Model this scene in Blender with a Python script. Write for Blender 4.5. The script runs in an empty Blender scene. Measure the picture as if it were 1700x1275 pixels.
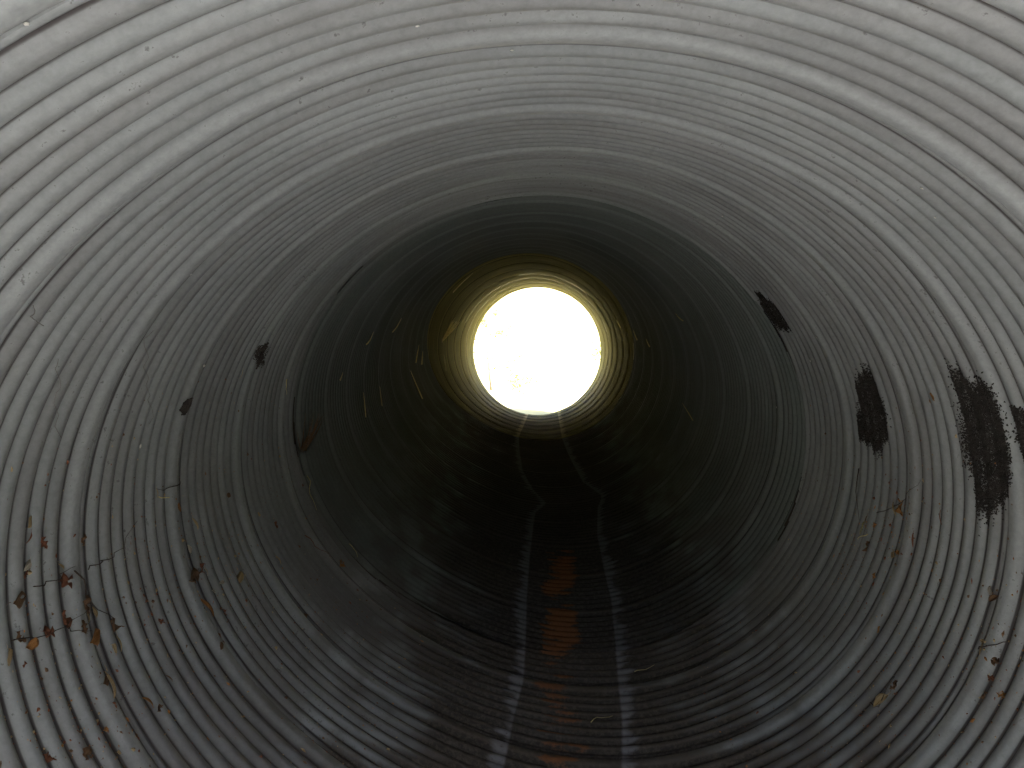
import bpy, bmesh, math, random
import numpy as np
from mathutils import Vector, Matrix

scn = bpy.context.scene
COL = scn.collection

# ------------------------------------------------------------------ camera
CAM_Z = 1.1257 + 0.6792
cam_d = bpy.data.cameras.new("camera")
cam_d.sensor_width = 36.0
cam_d.lens = 1400.0 / 1700.0 * 36.0
cam_d.clip_start = 0.02
cam_d.clip_end = 2000.0
cam = bpy.data.objects.new("camera", cam_d)
COL.objects.link(cam)
right = Vector((0.9999747, 0.0070754, -0.0007786))
down = Vector((0.0, -0.1093884, -0.9939991))
fwd = Vector((-0.0071181, 0.9939739, -0.1093856))
cam.matrix_world = Matrix((
    (right.x, -down.x, -fwd.x, -0.1668),
    (right.y, -down.y, -fwd.y, 0.0),
    (right.z, -down.z, -fwd.z, CAM_Z),
    (0, 0, 0, 1)))
scn.camera = cam

# ------------------------------------------------------------------ daylight
SUN_EL, SUN_AZ = math.radians(46.0), math.radians(140.0)     # azimuth clockwise from +Y: behind the camera
world = bpy.data.worlds.new("World")
scn.world = world
world.use_nodes = True
wn = world.node_tree.nodes
wn.clear()
sky = wn.new("ShaderNodeTexSky")
sky.sky_type = 'NISHITA'
sky.sun_disc = False
sky.sun_elevation = SUN_EL
sky.sun_rotation = SUN_AZ
sky.air_density = 0.8
sky.ozone_density = 0.5
sky.dust_density = 2.0
bg = wn.new("ShaderNodeBackground")
bg.inputs["Strength"].default_value = 0.11
wo = wn.new("ShaderNodeOutputWorld")
world.node_tree.links.new(sky.outputs[0], bg.inputs[0])
world.node_tree.links.new(bg.outputs[0], wo.inputs[0])
sun_d = bpy.data.lights.new("sun", 'SUN')
sun_d.energy = 4.0
sun_d.angle = math.radians(0.5)
sun_d.color = (1.0, 0.96, 0.90)
sun = bpy.data.objects.new("sun", sun_d)
sdir = Vector((math.sin(SUN_AZ) * math.cos(SUN_EL), math.cos(SUN_AZ) * math.cos(SUN_EL), math.sin(SUN_EL)))
sun.rotation_euler = sdir.to_track_quat('Z', 'Y').to_euler()
sun.location = sdir * 60
COL.objects.link(sun)
scn.view_settings.view_transform = 'Standard'
scn.view_settings.look = 'None'
scn.view_settings.exposure = 3.42
scn.view_settings.gamma = 1.0
cy = scn.cycles
cy.max_bounces = 7
cy.diffuse_bounces = 6
cy.glossy_bounces = 3
cy.transmission_bounces = 4
cy.use_adaptive_sampling = True
cy.adaptive_threshold = 0.03
cy.use_denoising = True
cy.sample_clamp_indirect = 20.0
cy.caustics_reflective = False
cy.caustics_refractive = False

rng = random.Random(7)

# ------------------------------------------------------------------ tables: (y along the pipe, angle from the crown) in metres and radians
LEAVES = [
    (1.84, -1.4405, 0.027, 'broad', 'tan', 'small tan leaf stuck high above the leaf drift on the lower left wall'),
    (1.805, -1.5098, 0.033, 'curl', 'pale', 'pale curled leaf scrap nearest the left picture edge'),
    (1.805, -1.5267, 0.018, 'crumple', 'red', 'small reddish scrap right under the pale curled leaf at left'),
    (1.775, -1.5637, 0.053, 'broad', 'brown', 'large dull brown leaf flat on the wall near the left picture edge'),
    (1.975, -1.5852, 0.049, 'crumple', 'red', 'reddish brown crumpled leaf on the twig fork at lower left'),
    (1.97, -1.5574, 0.031, 'slender', 'tan', 'slim tan leaf just above the reddish crumpled leaf on the twig'),
    (2.03, -1.6511, 0.041, 'crumple', 'brown', 'brown crumpled leaf on the middle of the twig at lower left'),
    (2.085, -1.6827, 0.028, 'broad', 'tan', 'light tan leaf beside the middle of the twig at lower left'),
    (2.045, -1.6814, 0.026, 'slender', 'tan', 'narrow tan leaf hanging under the twig at lower left'),
    (1.95, -1.6544, 0.042, 'crumple', 'red', 'rust red leaf in the left drift, second large one from the left edge'),
    (1.855, -1.6496, 0.038, 'crumple', 'red', 'rust red crumpled leaf at the left of the leaf drift'),
    (1.765, -1.6289, 0.032, 'crumple', 'brown', 'dark brown curled leaf lowest at the left picture edge'),
    (1.785, -1.6494, 0.036, 'broad', 'orange', 'orange brown leaf under the dark curled leaf at the left edge'),
    (2.03, -1.7181, 0.063, 'broad', 'orange', 'largest orange brown leaf in the middle of the leaf drift'),
    (1.99, -1.6848, 0.032, 'crumple', 'brown', 'brown leaf scrap above the largest orange leaf of the drift'),
    (2.15, -1.7335, 0.054, 'crumple', 'brown', 'dark brown crumpled leaf at the right end of the leaf drift'),
    (2.095, -1.7693, 0.03, 'broad', 'tan', 'small round tan leaf under the right end of the leaf drift'),
    (2.135, -1.7704, 0.041, 'slender', 'tan', 'slender tan leaf pointing down from the right end of the drift'),
    (1.705, -1.644, 0.035, 'broad', 'tan', 'tan leaf cut by the left picture edge below the drift'),
    (2.36, -1.797, 0.025, 'crumple', 'red', 'small lone red leaf scrap right of the leaf drift'),
    (2.62, -1.7593, 0.066, 'crumple', 'brown', 'spiky brown crumpled leaf right of the leaf drift'),
    (2.71, -1.7618, 0.039, 'crumple', 'red', 'reddish leaf touching the spiky brown leaf'),
    (2.755, -1.7836, 0.03, 'slender', 'pale', 'pale sliver beside the spiky brown leaf'),
    (2.945, -1.8617, 0.065, 'curl', 'tan', 'tan curled leaf shaped like a funnel, right of the spiky leaf'),
    (2.82, -1.8358, 0.029, 'curl', 'pale', 'small pale scrap between the spiky leaf and the funnel leaf'),
    (2.745, -1.8398, 0.021, 'broad', 'pale', 'tiny cream seed scrap below the spiky leaf'),
    (2.65, -1.8559, 0.08, 'slender', 'orange', 'long orange pod like leaf lying diagonally on the left wall'),
    (2.745, -1.9032, 0.028, 'crumple', 'red', 'small red scrap right of the long orange leaf'),
    (2.665, -1.5862, 0.044, 'broad', 'orange', 'orange brown leaf highest on the mid left wall'),
    (2.775, -1.6535, 0.051, 'slender', 'tan', 'slim curved tan leaf under the highest orange leaf'),
    (2.515, -1.5189, 0.03, 'slender', 'tan', 'thin tan leaf near the short twig on the left wall'),
    (2.69, -1.7011, 0.034, 'curl', 'pale', 'pale pinkish curl of leaf on the mid left wall'),
    (3.34, -1.7495, 0.027, 'broad', 'tan', 'small bright tan scrap near the first joint at left'),
    (3.34, -1.9162, 0.043, 'slender', 'tan', 'slim tan leaf just before the first joint at left'),
    (3.885, -2.1158, 0.06, 'crumple', 'orange', 'rust orange crumpled leaf at the first joint lower left'),
    (3.47, -1.8193, 0.03, 'crumple', 'red', 'tiny dark red scrap near the first joint at left'),
    (2.57, -1.951, 0.027, 'broad', 'brown', 'small brown leaf with a thin stem on the lower left wall'),
    (3.22, -2.1078, 0.034, 'crumple', 'brown', 'dull brown scrap low on the left wall near the joint'),
    (2.0, -1.8161, 0.065, 'slender', 'tan', 'long slender tan leaf below the leaf drift'),
    (1.995, -1.8018, 0.039, 'broad', 'brown', 'dark brown leaf under the long slender tan leaf'),
    (2.13, -1.9136, 0.048, 'slender', 'orange', 'orange slender leaf low on the left wall'),
    (2.145, -1.9364, 0.028, 'crumple', 'brown', 'dark scrap touching the low orange slender leaf'),
    (1.82, -1.8843, 0.033, 'crumple', 'brown', 'brown crumpled leaf nearest the bottom left corner'),
    (1.93, -1.936, 0.016, 'broad', 'tan', 'tiny tan scrap near the bottom edge at left'),
    (1.935, -1.8834, 0.018, 'crumple', 'orange', 'tiny orange scrap above the bottom left brown leaf'),
    (1.73, -1.842, 0.036, 'crumple', 'red', 'dark reddish leaf at the bottom left corner'),
    (1.76, -1.6762, 0.014, 'crumple', 'red', 'tiny red speck of leaf below the left drift'),
    (2.27, -1.9127, 0.033, 'slender', 'brown', 'faint brown sliver on the lower left wall'),
    (3.075, -1.6319, 0.027, 'crumple', 'brown', 'faint brown scrap on the upper mid left wall'),
    (1.84, -1.4658, 0.035, 'slender', 'red', 'dark red stem like sliver beside the small tan leaf'),
    (1.885, -1.4888, 0.032, 'crumple', 'red', 'dusky red scrap on the wall above the pale curled leaf'),
    (2.08, -1.5309, 0.026, 'crumple', 'brown', 'small brown scrap above the twig tip'),
    (3.03, 1.7983, 0.045, 'broad', 'tan', 'tan leaf on the lower right wall under the middle dark patch'),
    (2.975, 1.7842, 0.028, 'crumple', 'orange', 'small orange scrap against the tan leaf at right'),
    (3.22, 1.8283, 0.045, 'crumple', 'brown', 'brown crumpled leaf beside the straw on the right wall'),
    (3.195, 1.7525, 0.031, 'crumple', 'orange', 'small orange scrap above the straw on the right wall'),
    (3.275, 1.7577, 0.044, 'slender', 'brown', 'thin brown sliver above the straw on the right wall'),
    (2.905, 1.7272, 0.048, 'slender', 'red', 'long reddish sliver on the right wall'),
    (2.715, 1.6201, 0.045, 'slender', 'red', 'reddish sliver under the largest dark patch'),
    (2.415, 1.7316, 0.033, 'curl', 'pale', 'pale curled leaf on the far lower right wall'),
    (2.39, 1.7437, 0.039, 'curl', 'brown', 'brown curled leaf hanging under the pale one at lower right'),
    (2.36, 1.8623, 0.035, 'slender', 'tan', 'tan leaf beside the short dark twig at lower right'),
    (2.39, 1.8503, 0.02, 'broad', 'tan', 'small yellowish leaf above the short dark twig'),
    (2.305, 1.8691, 0.03, 'crumple', 'brown', 'dark brown scrap below the short dark twig at lower right'),
    (2.3, 1.91, 0.027, 'crumple', 'red', 'small reddish leaf low on the right wall'),
    (2.235, 1.9251, 0.03, 'crumple', 'orange', 'dull orange scrap lowest on the right wall'),
    (2.29, 1.9504, 0.027, 'crumple', 'brown', 'brown scrap next to the dull orange one at lower right'),
    (2.675, 2.1465, 0.059, 'curl', 'tan', 'twisted tan leaf on the bottom right ribs'),
    (2.67, 2.0909, 0.034, 'crumple', 'brown', 'brown scrap just above the twisted tan leaf'),
    (2.925, 2.0103, 0.024, 'broad', 'orange', 'tiny orange speck of leaf on the lower right wall'),
    (3.115, 1.8934, 0.024, 'crumple', 'orange', 'tiny rusty scrap under the tan leaf at right'),
    (2.66, 1.2769, 0.026, 'broad', 'orange', 'small orange scrap left of the largest dark patch'),
    (1.91, -0.0039, 0.023, 'slender', 'tan', 'tiny leaf hanging from the ceiling ribs near the top'),
    (3.03, 1.6578, 0.059, 'crumple', 'orange', 'orange brown scrap on the twig debris of the right wall'),
    (3.06, 1.6696, 0.049, 'slender', 'tan', 'tan sliver on the twig debris of the right wall'),
    (3.12, -1.2695, 0.033, 'slender', 'tan', 'thin tan husk on the left wall below the small dark patch'),
]
STRAWS = [
    ((6.925, -1.1792), (6.995, -1.2953), 'straw of dry grass hanging highest on the left wall of the middle pipe'),
    ((5.695, -1.2261), (5.75, -1.3122), 'short pale straw left of the highest one in the middle pipe'),
    ((8.925, -1.4796), (8.85, -1.6284), 'straight straw halfway along the left wall of the middle pipe'),
    ((9.42, -1.5576), (9.295, -1.6755), 'short straw just right of the straight one, middle pipe left wall'),
    ((6.425, -1.6115), (6.485, -1.7398), 'long pale straw low on the left wall of the middle pipe'),
    ((5.74, -1.5809), (5.795, -1.7275), 'long dim straw lowest on the left wall of the middle pipe'),
    ((3.825, -1.3465), (3.835, -1.4015), 'straw on the near left wall just before the first joint'),
    ((5.005, -1.4086), (5.06, -1.4556), 'short straw just past the first joint on the left wall'),
    ((8.25, -1.6547), (8.42, -1.9121), 'faint thin straw by the left of the bright opening'),
    ((10.425, -0.6666), (10.54, -0.9586), 'thin straw arching above the bright straw clump'),
    ((11.48, -1.6455), (11.525, -1.8173), 'yellow straw below the bright straw clump'),
    ((11.31, 1.2297), (11.32, 1.3407), 'bright straw on the right wall nearest the opening'),
    ((9.61, 1.3641), (9.695, 1.4698), 'second bright straw right of the opening'),
    ((8.825, 1.4097), (8.785, 1.4853), 'third bright straw right of the opening, lowest of the row'),
    ((6.37, 1.0984), (6.415, 1.173), 'faint straw on the right wall of the middle pipe'),
    ((6.85, 1.7634), (6.5, 1.8343), 'dim straw near the floor on the right wall of the middle pipe'),
    ((4.105, -1.7597), (3.985, -1.8902), 'long straw lying along the first joint at lower left'),
    ((3.7, -1.9241), (3.795, -2.0496), 'reddish stem lying below the first joint at lower left'),
    ((4.11, -2.0909), (4.09, -2.16), 'straw piece in the gap of the first joint at lower left'),
    ((3.29, 1.7679), (3.295, 1.8093), 'bent straw on the right wall below the middle dark patch'),
    ((3.24, 1.7927), (3.29, 1.8228), 'pale straw crossing the bent one on the right wall'),
    ((3.3, 1.7638), (3.3, 1.7991), 'straw caught in the twig debris on the right wall'),
    ((3.365, 3.0217), (3.42, 2.9336), 'thin straw lying on the right mineral line of the floor'),
    ((3.775, 2.8102), (3.815, 2.7244), 'thin straw on the right of the floor streak'),
    ((2.505, -1.5258), (2.565, -1.5392), 'short horizontal straw on the mid left wall'),
]
TWIGS = [
    ('dark twig with dead leaves spread over the lower left wall', [[(1.995, -1.5729), (2.03, -1.6096), (2.065, -1.6501), (2.11, -1.7002), (2.145, -1.7395)], [(1.835, -1.5596), (1.895, -1.5673), (1.955, -1.57), (2.0, -1.563)], [(1.715, -1.62), (1.765, -1.6309), (1.82, -1.6455), (1.89, -1.6595), (1.955, -1.6619), (2.025, -1.6589)], [(2.08, -1.5901), (2.14, -1.5937), (2.2, -1.5961), (2.26, -1.5887), (2.345, -1.5522)], [(2.065, -1.6501), (2.06, -1.6699), (2.04, -1.6873)], [(1.925, -1.6655), (1.97, -1.6866), (2.035, -1.7102)]]),
    ('short dark twig near the mid left wall above the highest orange leaf', [[(2.655, -1.5156), (2.59, -1.5197), (2.5, -1.5073)]]),
    ('short dark twig on the far lower right wall', [[(2.38, 1.8668), (2.34, 1.8506), (2.295, 1.8217), (2.275, 1.8073)]]),
    ('thin branching twig on the right wall below the dark patches', [[(3.425, 1.6071), (3.395, 1.6811), (3.365, 1.7705)], [(3.185, 1.7077), (3.06, 1.6628), (2.955, 1.6028), (2.855, 1.5429)], [(3.06, 1.6628), (3.0, 1.6292)]]),
    ('thin broken stem on the bottom right ribs', [[(2.715, 2.175), (2.67, 2.1634), (2.685, 2.106), (2.68, 2.0698)]]),
]
WEBS = [
    ('long cobweb thread hanging down the middle of the left wall', [(2.065, -1.0678), (2.13, -1.1159), (2.245, -1.2022), (2.32, -1.2657), (2.39, -1.3302)]),
    ('double cobweb thread on the outer left wall', [(1.695, -1.1082), (1.755, -1.1543), (1.8, -1.2085), (1.87, -1.2848)]),
    ('curled cobweb thread near the left picture edge', [(1.515, -1.0054), (1.535, -1.0257), (1.565, -1.0396)]),
]
PATCHES = [
    ((2.38, 1.1995), (2.45, 1.5256), 0.28, 1.0, 'largest dark fuzzy oval patch on the right wall'),
    ((3.17, 1.2663), (3.28, 1.5147), 0.285, 1.0, 'middle sized dark fuzzy patch on the right wall'),
    ((3.92, 0.9691), (3.925, 1.1316), 0.22, 1.0, 'small dark slanting patch high on the right wall at the first joint'),
    ((2.175, 1.2558), (2.21, 1.373), 0.135, 0.7, 'dark fuzzy patch cut by the right picture edge'),
    ((3.285, -1.1767), (3.32, -1.2617), 0.16, 0.8, 'small dark patch on the left wall before the first joint'),
    ((2.655, -1.2882), (2.625, -1.3404), 0.08, 0.45, 'faint smallest dark patch on the mid left wall'),
]
SPECKS = [
    (0.94, -0.624, 'white speck nearest the top left corner'),
    (1.38, -0.2888, 'white speck on the ceiling left of the top middle'),
    (1.33, -0.3863, 'white speck on the ceiling toward the upper left'),
    (1.635, -0.1565, 'white speck on the ceiling against the dark line of the brightest seam'),
    (2.15, -0.9428, 'white speck on the bright upper left seam'),
    (2.665, -1.2064, 'white speck on the left wall beside the third seam'),
    (2.36, -1.3787, 'white speck low on the mid left wall'),
    (1.93, 0.7397, 'upper of two white specks on the right wall'),
    (2.05, 0.8127, 'lower of two white specks on the right wall'),
    (1.85, 0.6617, 'pale speck highest on the right wall'),
    (3.2, 0.5576, 'white speck on the ceiling ribs near the first joint at right'),
    (3.49, 1.1394, 'white speck on the right wall above the middle dark patch'),
    (4.555, 1.5294, 'white speck just past the first joint at right'),
    (3.755, 1.2556, 'white speck on the right wall between the joint and the middle dark patch'),
]

# ------------------------------------------------------------------ helpers
def tag(o, label=None, cat=None, group=None, kind=None):
    if label: o["label"] = label
    if cat: o["category"] = cat
    if group: o["group"] = group
    if kind: o["kind"] = kind
    return o

def link(name, me, mat=None, parent=None, smooth=False):
    o = bpy.data.objects.new(name, me)
    COL.objects.link(o)
    if mat is not None and len(me.materials) == 0:
        me.materials.append(mat)
    if smooth and len(me.polygons):
        me.polygons.foreach_set("use_smooth", np.ones(len(me.polygons), dtype=bool))
    if parent is not None:
        o.parent = parent
    return o

def empty(name, loc=(0, 0, 0)):
    o = bpy.data.objects.new(name, None)
    o.location = loc
    o.empty_display_size = 0.2
    COL.objects.link(o)
    return o

def mesh_np(name, co, faces):
    """co (n,3); faces (m,4) or (m,3) integer array"""
    me = bpy.data.meshes.new(name)
    co = np.asarray(co, dtype=np.float32)
    faces = np.asarray(faces, dtype=np.int32)
    k = faces.shape[1]
    me.vertices.add(len(co))
    me.vertices.foreach_set("co", co.ravel())
    me.loops.add(faces.size)
    me.loops.foreach_set("vertex_index", faces.ravel())
    me.polygons.add(len(faces))
    me.polygons.foreach_set("loop_start", np.arange(0, faces.size, k, dtype=np.int32))
    me.update(calc_edges=True)
    me.validate()
    return me

def attr(me, name, vals):
    a = me.attributes.new(name, 'FLOAT', 'POINT')
    a.data.foreach_set("value", np.asarray(vals, dtype=np.float32).ravel())

class Nodes:
    def __init__(self, name):
        self.mat = bpy.data.materials.new(name)
        self.mat.use_nodes = True
        self.t = self.mat.node_tree
        self.t.nodes.clear()
        self.out = self.t.nodes.new("ShaderNodeOutputMaterial")
    def new(self, kind, **kw):
        n = self.t.nodes.new(kind)
        for k, v in kw.items():
            setattr(n, k, v)
        return n
    def put(self, sock, v):
        if isinstance(v, bpy.types.NodeSocket):
            self.t.links.new(v, sock)
        elif isinstance(v, (tuple, list)) and sock.type == 'RGBA' and len(v) == 3:
            sock.default_value = (*v, 1.0)
        else:
            sock.default_value = v
    def m(self, op, a, b=0.0, c=None, clamp=False):
        n = self.new("ShaderNodeMath", operation=op, use_clamp=clamp)
        self.put(n.inputs[0], a); self.put(n.inputs[1], b)
        if c is not None: self.put(n.inputs[2], c)
        return n.outputs[0]
    def ramp(self, x, lo, hi):                    # smooth 0..1
        n = self.new("ShaderNodeMapRange", interpolation_type='SMOOTHSTEP')
        self.put(n.inputs["Value"], x)
        self.put(n.inputs["From Min"], lo); self.put(n.inputs["From Max"], hi)
        return n.outputs["Result"]
    def attr(self, name):
        n = self.new("ShaderNodeAttribute", attribute_name=name)
        return n.outputs["Fac"]
    def vec(self, x, y, z):
        n = self.new("ShaderNodeCombineXYZ")
        for s, v in zip(n.inputs, (x, y, z)): self.put(s, v)
        return n.outputs[0]
    def noise(self, vec, scale, detail=3.0, rough=0.6):
        n = self.new("ShaderNodeTexNoise")
        self.put(n.inputs["Vector"], vec)
        n.inputs["Scale"].default_value = scale
        n.inputs["Detail"].default_value = detail
        n.inputs["Roughness"].default_value = rough
        return n.outputs["Fac"]
    def mix(self, f, a, b):
        n = self.new("ShaderNodeMix", data_type='RGBA')
        self.put(n.inputs[0], f); self.put(n.inputs[6], a); self.put(n.inputs[7], b)
        return n.outputs[2]
    def objco(self):
        return self.new("ShaderNodeTexCoord").outputs["Object"]
    def finish(self, col, rough=0.6, metal=0.0, bump=None, bump_d=0.002, bump_s=0.5, spec=0.5, trans=None):
        b = self.new("ShaderNodeBsdfPrincipled")
        self.put(b.inputs["Base Color"], col); self.put(b.inputs["Roughness"], rough)
        self.put(b.inputs["Metallic"], metal)
        b.inputs["Specular IOR Level"].default_value = spec
        if bump is not None:
            n = self.new("ShaderNodeBump")
            n.inputs["Strength"].default_value = bump_s
            n.inputs["Distance"].default_value = bump_d
            self.put(n.inputs["Height"], bump)
            self.t.links.new(n.outputs[0], b.inputs["Normal"])
        s = b.outputs[0]
        if trans is not None:
            tr = self.new("ShaderNodeBsdfTranslucent"); self.put(tr.inputs[0], col)
            mx = self.new("ShaderNodeMixShader"); mx.inputs[0].default_value = trans
            self.t.links.new(s, mx.inputs[1]); self.t.links.new(tr.outputs[0], mx.inputs[2])
            s = mx.outputs[0]
        self.t.links.new(s, self.out.inputs[0])
        return self.mat

# ------------------------------------------------------------------ lattice noise for the per-vertex wear values
def _hash(i, j, k):
    n = (i * 374761393 + j * 668265263 + k * 2147483647 * 3 + 1442695041) & 0xFFFFFFFF
    n = ((n ^ (n >> 13)) * 1274126177) & 0xFFFFFFFF
    n = (n ^ (n >> 16)) & 0xFFFFFFFF
    n = (n * 2246822519) & 0xFFFFFFFF
    return ((n ^ (n >> 15)) & 0xFFFF) / 65535.0
def vnoise(x, y, z, octaves=3, gain=.55):
    tot, amp, norm = 0.0, 1.0, 0.0
    for o in range(octaves):
        xi, yi, zi = np.floor(x).astype(np.int64), np.floor(y).astype(np.int64), np.floor(z).astype(np.int64)
        fx, fy, fz = x - xi, y - yi, z - zi
        fx, fy, fz = fx * fx * (3 - 2 * fx), fy * fy * (3 - 2 * fy), fz * fz * (3 - 2 * fz)
        v = 0.0
        for a in (0, 1):
            for b in (0, 1):
                for c in (0, 1):
                    v = v + _hash(xi + a, yi + b, zi + c) * (fx if a else 1 - fx) * (fy if b else 1 - fy) * (fz if c else 1 - fz)
        tot = tot + v * amp; norm += amp; amp *= gain
        x, y, z = x * 2.03 + 11.3, y * 2.03 + 5.7, z * 2.03 + 2.9
    return tot / norm

# ------------------------------------------------------------------ pipe geometry
LEAD = 0.61
SEAM = 0.036
PITCH = 0.0686
Z1 = 1.5574 + 0.045
AXZ = 1.1257
A_, B_ = 1.247, 1.1257
def rad(ph):
    r = 1 / np.sqrt((np.sin(ph) / A_) ** 2 + (np.cos(ph) / B_) ** 2)
    return r * (1 - .0328 * np.sin(2 * ph) + .0028 * np.cos(3 * ph) + .0128 * np.sin(3 * ph)
                + .004 * np.cos(4 * ph) - .0022 * np.sin(4 * ph))

class Section:
    def __init__(self, y0, y1, lead, ncor, seam, amp, phase, kx=0.0, kz=0.0, off=(0, 0), circ=0.0, dr=0.0, seed=0, siltw=.62, power=3.0, cone=0.0, skew=1.0):
        self.__dict__.update(locals())
        self.last = 0.100 if ncor == 8 else 0.085
        self.pitch = (lead - seam - self.last) / (ncor - 1)
    def centre(self, y):
        return self.off[0] + self.kx * (y - self.y0), AXZ + self.off[1] + self.kz * (y - self.y0)
    def radius(self, y, ph):
        r = rad(ph)
        t = self.circ * np.clip((y - self.y0) / (self.y1 - self.y0), 0, 1) if self.circ else 0.0
        r = r * (1 - t) + 1.247 * t
        s = self.seed
        dent = .55 * (.0035 * np.sin(2.3 * y + 3 * ph + s) + .003 * np.sin(-1.7 * y + 5 * ph + 2 * s)
                + .0016 * np.sin(6.1 * y + 8 * ph + 1.3) + .0012 * np.sin(9.7 * y - 11 * ph + .4 + s))
        return r + self.dr + dent
    def profile(self, v):
        """inward height of the sheet at distance v (m) from the lock seam, and -1..1 crest value"""
        v = np.asarray(v, dtype=float)
        n = self.ncor - 1
        x = v - self.seam
        inl = x >= n * self.pitch
        t = np.where(inl, (x - n * self.pitch) / self.last, np.mod(x, self.pitch) / self.pitch)
        t = np.clip(t, 0, 1)
        t = np.where(inl, t ** self.skew, t)
        h = 1 - 2 * np.abs(np.cos(np.pi * t)) ** np.where(inl, self.power + 1.0, self.power)
        h = np.where(inl, h + 0.45 * (h + 1) / 2, h)
        tt = np.clip(v / self.seam, 0, 1)
        hs = -1 + 0.75 * np.sin(np.pi * tt) ** 2
        h = np.where(x < 0, hs, h)
        return h * self.amp + self.cone * (v / self.lead - .5), h
    def height(self, y, ph):
        v = np.mod(y - self.phase - self.lead * ph / (2 * np.pi), self.lead)
        return self.profile(v)[0]
    def surf(self, y, ph, lift=0.0):
        cx, cz = self.centre(y)
        r = self.radius(y, ph) - self.height(y, ph) - lift
        return Vector((float(cx + r * np.sin(ph)), float(y), float(cz + r * np.cos(ph))))

SEC1 = Section(-0.65, 4.070, LEAD, 8, SEAM, 0.0074, Z1, seed=0.3, cone=.004, skew=1.12)
SEC2 = Section(4.084, 10.20, LEAD, 8, SEAM, 0.0066, 4.38, off=(0.0, 0.0), dr=0.003, seed=0.3, cone=.004, skew=1.4)
SEC3 = Section(10.215, 16.55, 0.92, 12, 0.05, 0.0085, 10.6, kx=0.0345, kz=-0.079, off=(0.0, 0.0), circ=1.0, dr=0.010, seed=0.3, cone=-.022, power=2.0)
SECS = (SEC1, SEC2, SEC3)
def sec_at(y):
    return SEC1 if y < 4.08 else (SEC2 if y < 10.22 else SEC3)
def surf(y, ph, lift=0.0):
    return sec_at(y).surf(y, ph, lift)
def frame_at(y, ph):
    """point, inward normal, along-pipe tangent, round-pipe tangent"""
    s = sec_at(y)
    e = 0.03
    smooth = lambda yy, pp: (lambda c, r: Vector((c[0] + r * math.sin(pp), yy, c[1] + r * math.cos(pp))))(s.centre(yy), float(s.radius(yy, pp)))
    ta = (smooth(y + e, ph) - smooth(y - e, ph)).normalized()
    tc = (smooth(y, ph + e) - smooth(y, ph - e)).normalized()
    n = tc.cross(ta).normalized()
    c = s.centre(y)
    if n.dot(Vector((c[0], y, c[1])) - smooth(y, ph)) < 0:
        n = -n
    return s.surf(y, ph), n, ta, tc

# edges of the trickle down the floor, angle from the bottom line against distance
L_Y = [-2.0, 1.5, 2.6, 2.9, 3.005, 3.325, 3.72, 4.185, 4.775, 5.555, 6.38, 6.75, 7.11, 7.55, 8.305, 9.44, 10.3, 17]
L_S = [-.30, -.26, -.23, -.216, -.205, -.178, -.135, -.122, -.112, -.087, -.049, -.03, .063, -.031, -.117, -.144, -.15, -.15]
R_Y = [-2.0, 1.5, 2.985, 3.09, 3.395, 3.77, 4.215, 4.78, 5.255, 6.025, 6.73, 7.075, 7.77, 8.985, 10.3, 17]
R_S = [.20, .17, .205, .214, .247, .27, .301, .336, .345, .368, .426, .488, .39, .347, .33, .33]

def band_mesh(sec, i, rows_per, ncol):
    vs = [np.linspace(0, sec.seam, 7)]
    n = sec.ncor - 1
    for k in range(n):
        a = sec.seam + k * sec.pitch
        vs.append(np.linspace(a, a + sec.pitch, rows_per + 1)[1:])
    vs.append(np.linspace(sec.seam + n * sec.pitch, sec.lead, rows_per + 3)[1:])
    v = np.concatenate(vs)
    ph = np.linspace(-np.pi, np.pi, ncol + 1)
    v = np.append(v, sec.lead)                    # last row: the step down to the next turn, so the sheet stays closed
    V, P = np.meshgrid(v, ph, indexing='ij')
    h, c = sec.profile(V)
    h[-1, :], c[-1, :] = sec.profile(np.zeros(len(ph)))
    h[-1, :] -= .0005
    Yc = sec.phase + sec.lead * i + sec.lead * P / (2 * np.pi) + V
    if Yc.max() <= sec.y0 or Yc.min() >= sec.y1:
        return None
    lipy = np.zeros_like(Yc); lipy[-1, :] = .002
    cx, cz = sec.centre(Yc)
    r = sec.radius(Yc, P) - h
    co = np.stack([cx + r * np.sin(P), Yc + lipy, cz + r * np.cos(P)], -1).reshape(-1, 3)
    nr, nc = V.shape
    idx = np.arange(nr * nc).reshape(nr, nc)
    keep = ((Yc[:-1, :-1] + Yc[1:, 1:]) / 2 > sec.y0) & ((Yc[:-1, :-1] + Yc[1:, 1:]) / 2 < sec.y1)
    f = np.stack([idx[:-1, :-1], idx[:-1, 1:], idx[1:, 1:], idx[1:, :-1]], -1)[keep]
    if len(f) < 10:
        return None
    used = np.unique(f)
    remap = -np.ones(nr * nc, dtype=np.int64); remap[used] = np.arange(len(used))
    co = co[used]
    co[:, 1] = np.clip(co[:, 1], sec.y0, sec.y1)
    me = mesh_np("steel_band", co, remap[f])
    wear(me, sec, co, Yc.ravel()[used], P.ravel()[used], c.ravel()[used])
    return me

def sstep(x, lo, hi):
    t = np.clip((x - lo) / (hi - lo), 0, 1)
    return t * t * (3 - 2 * t)

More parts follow.
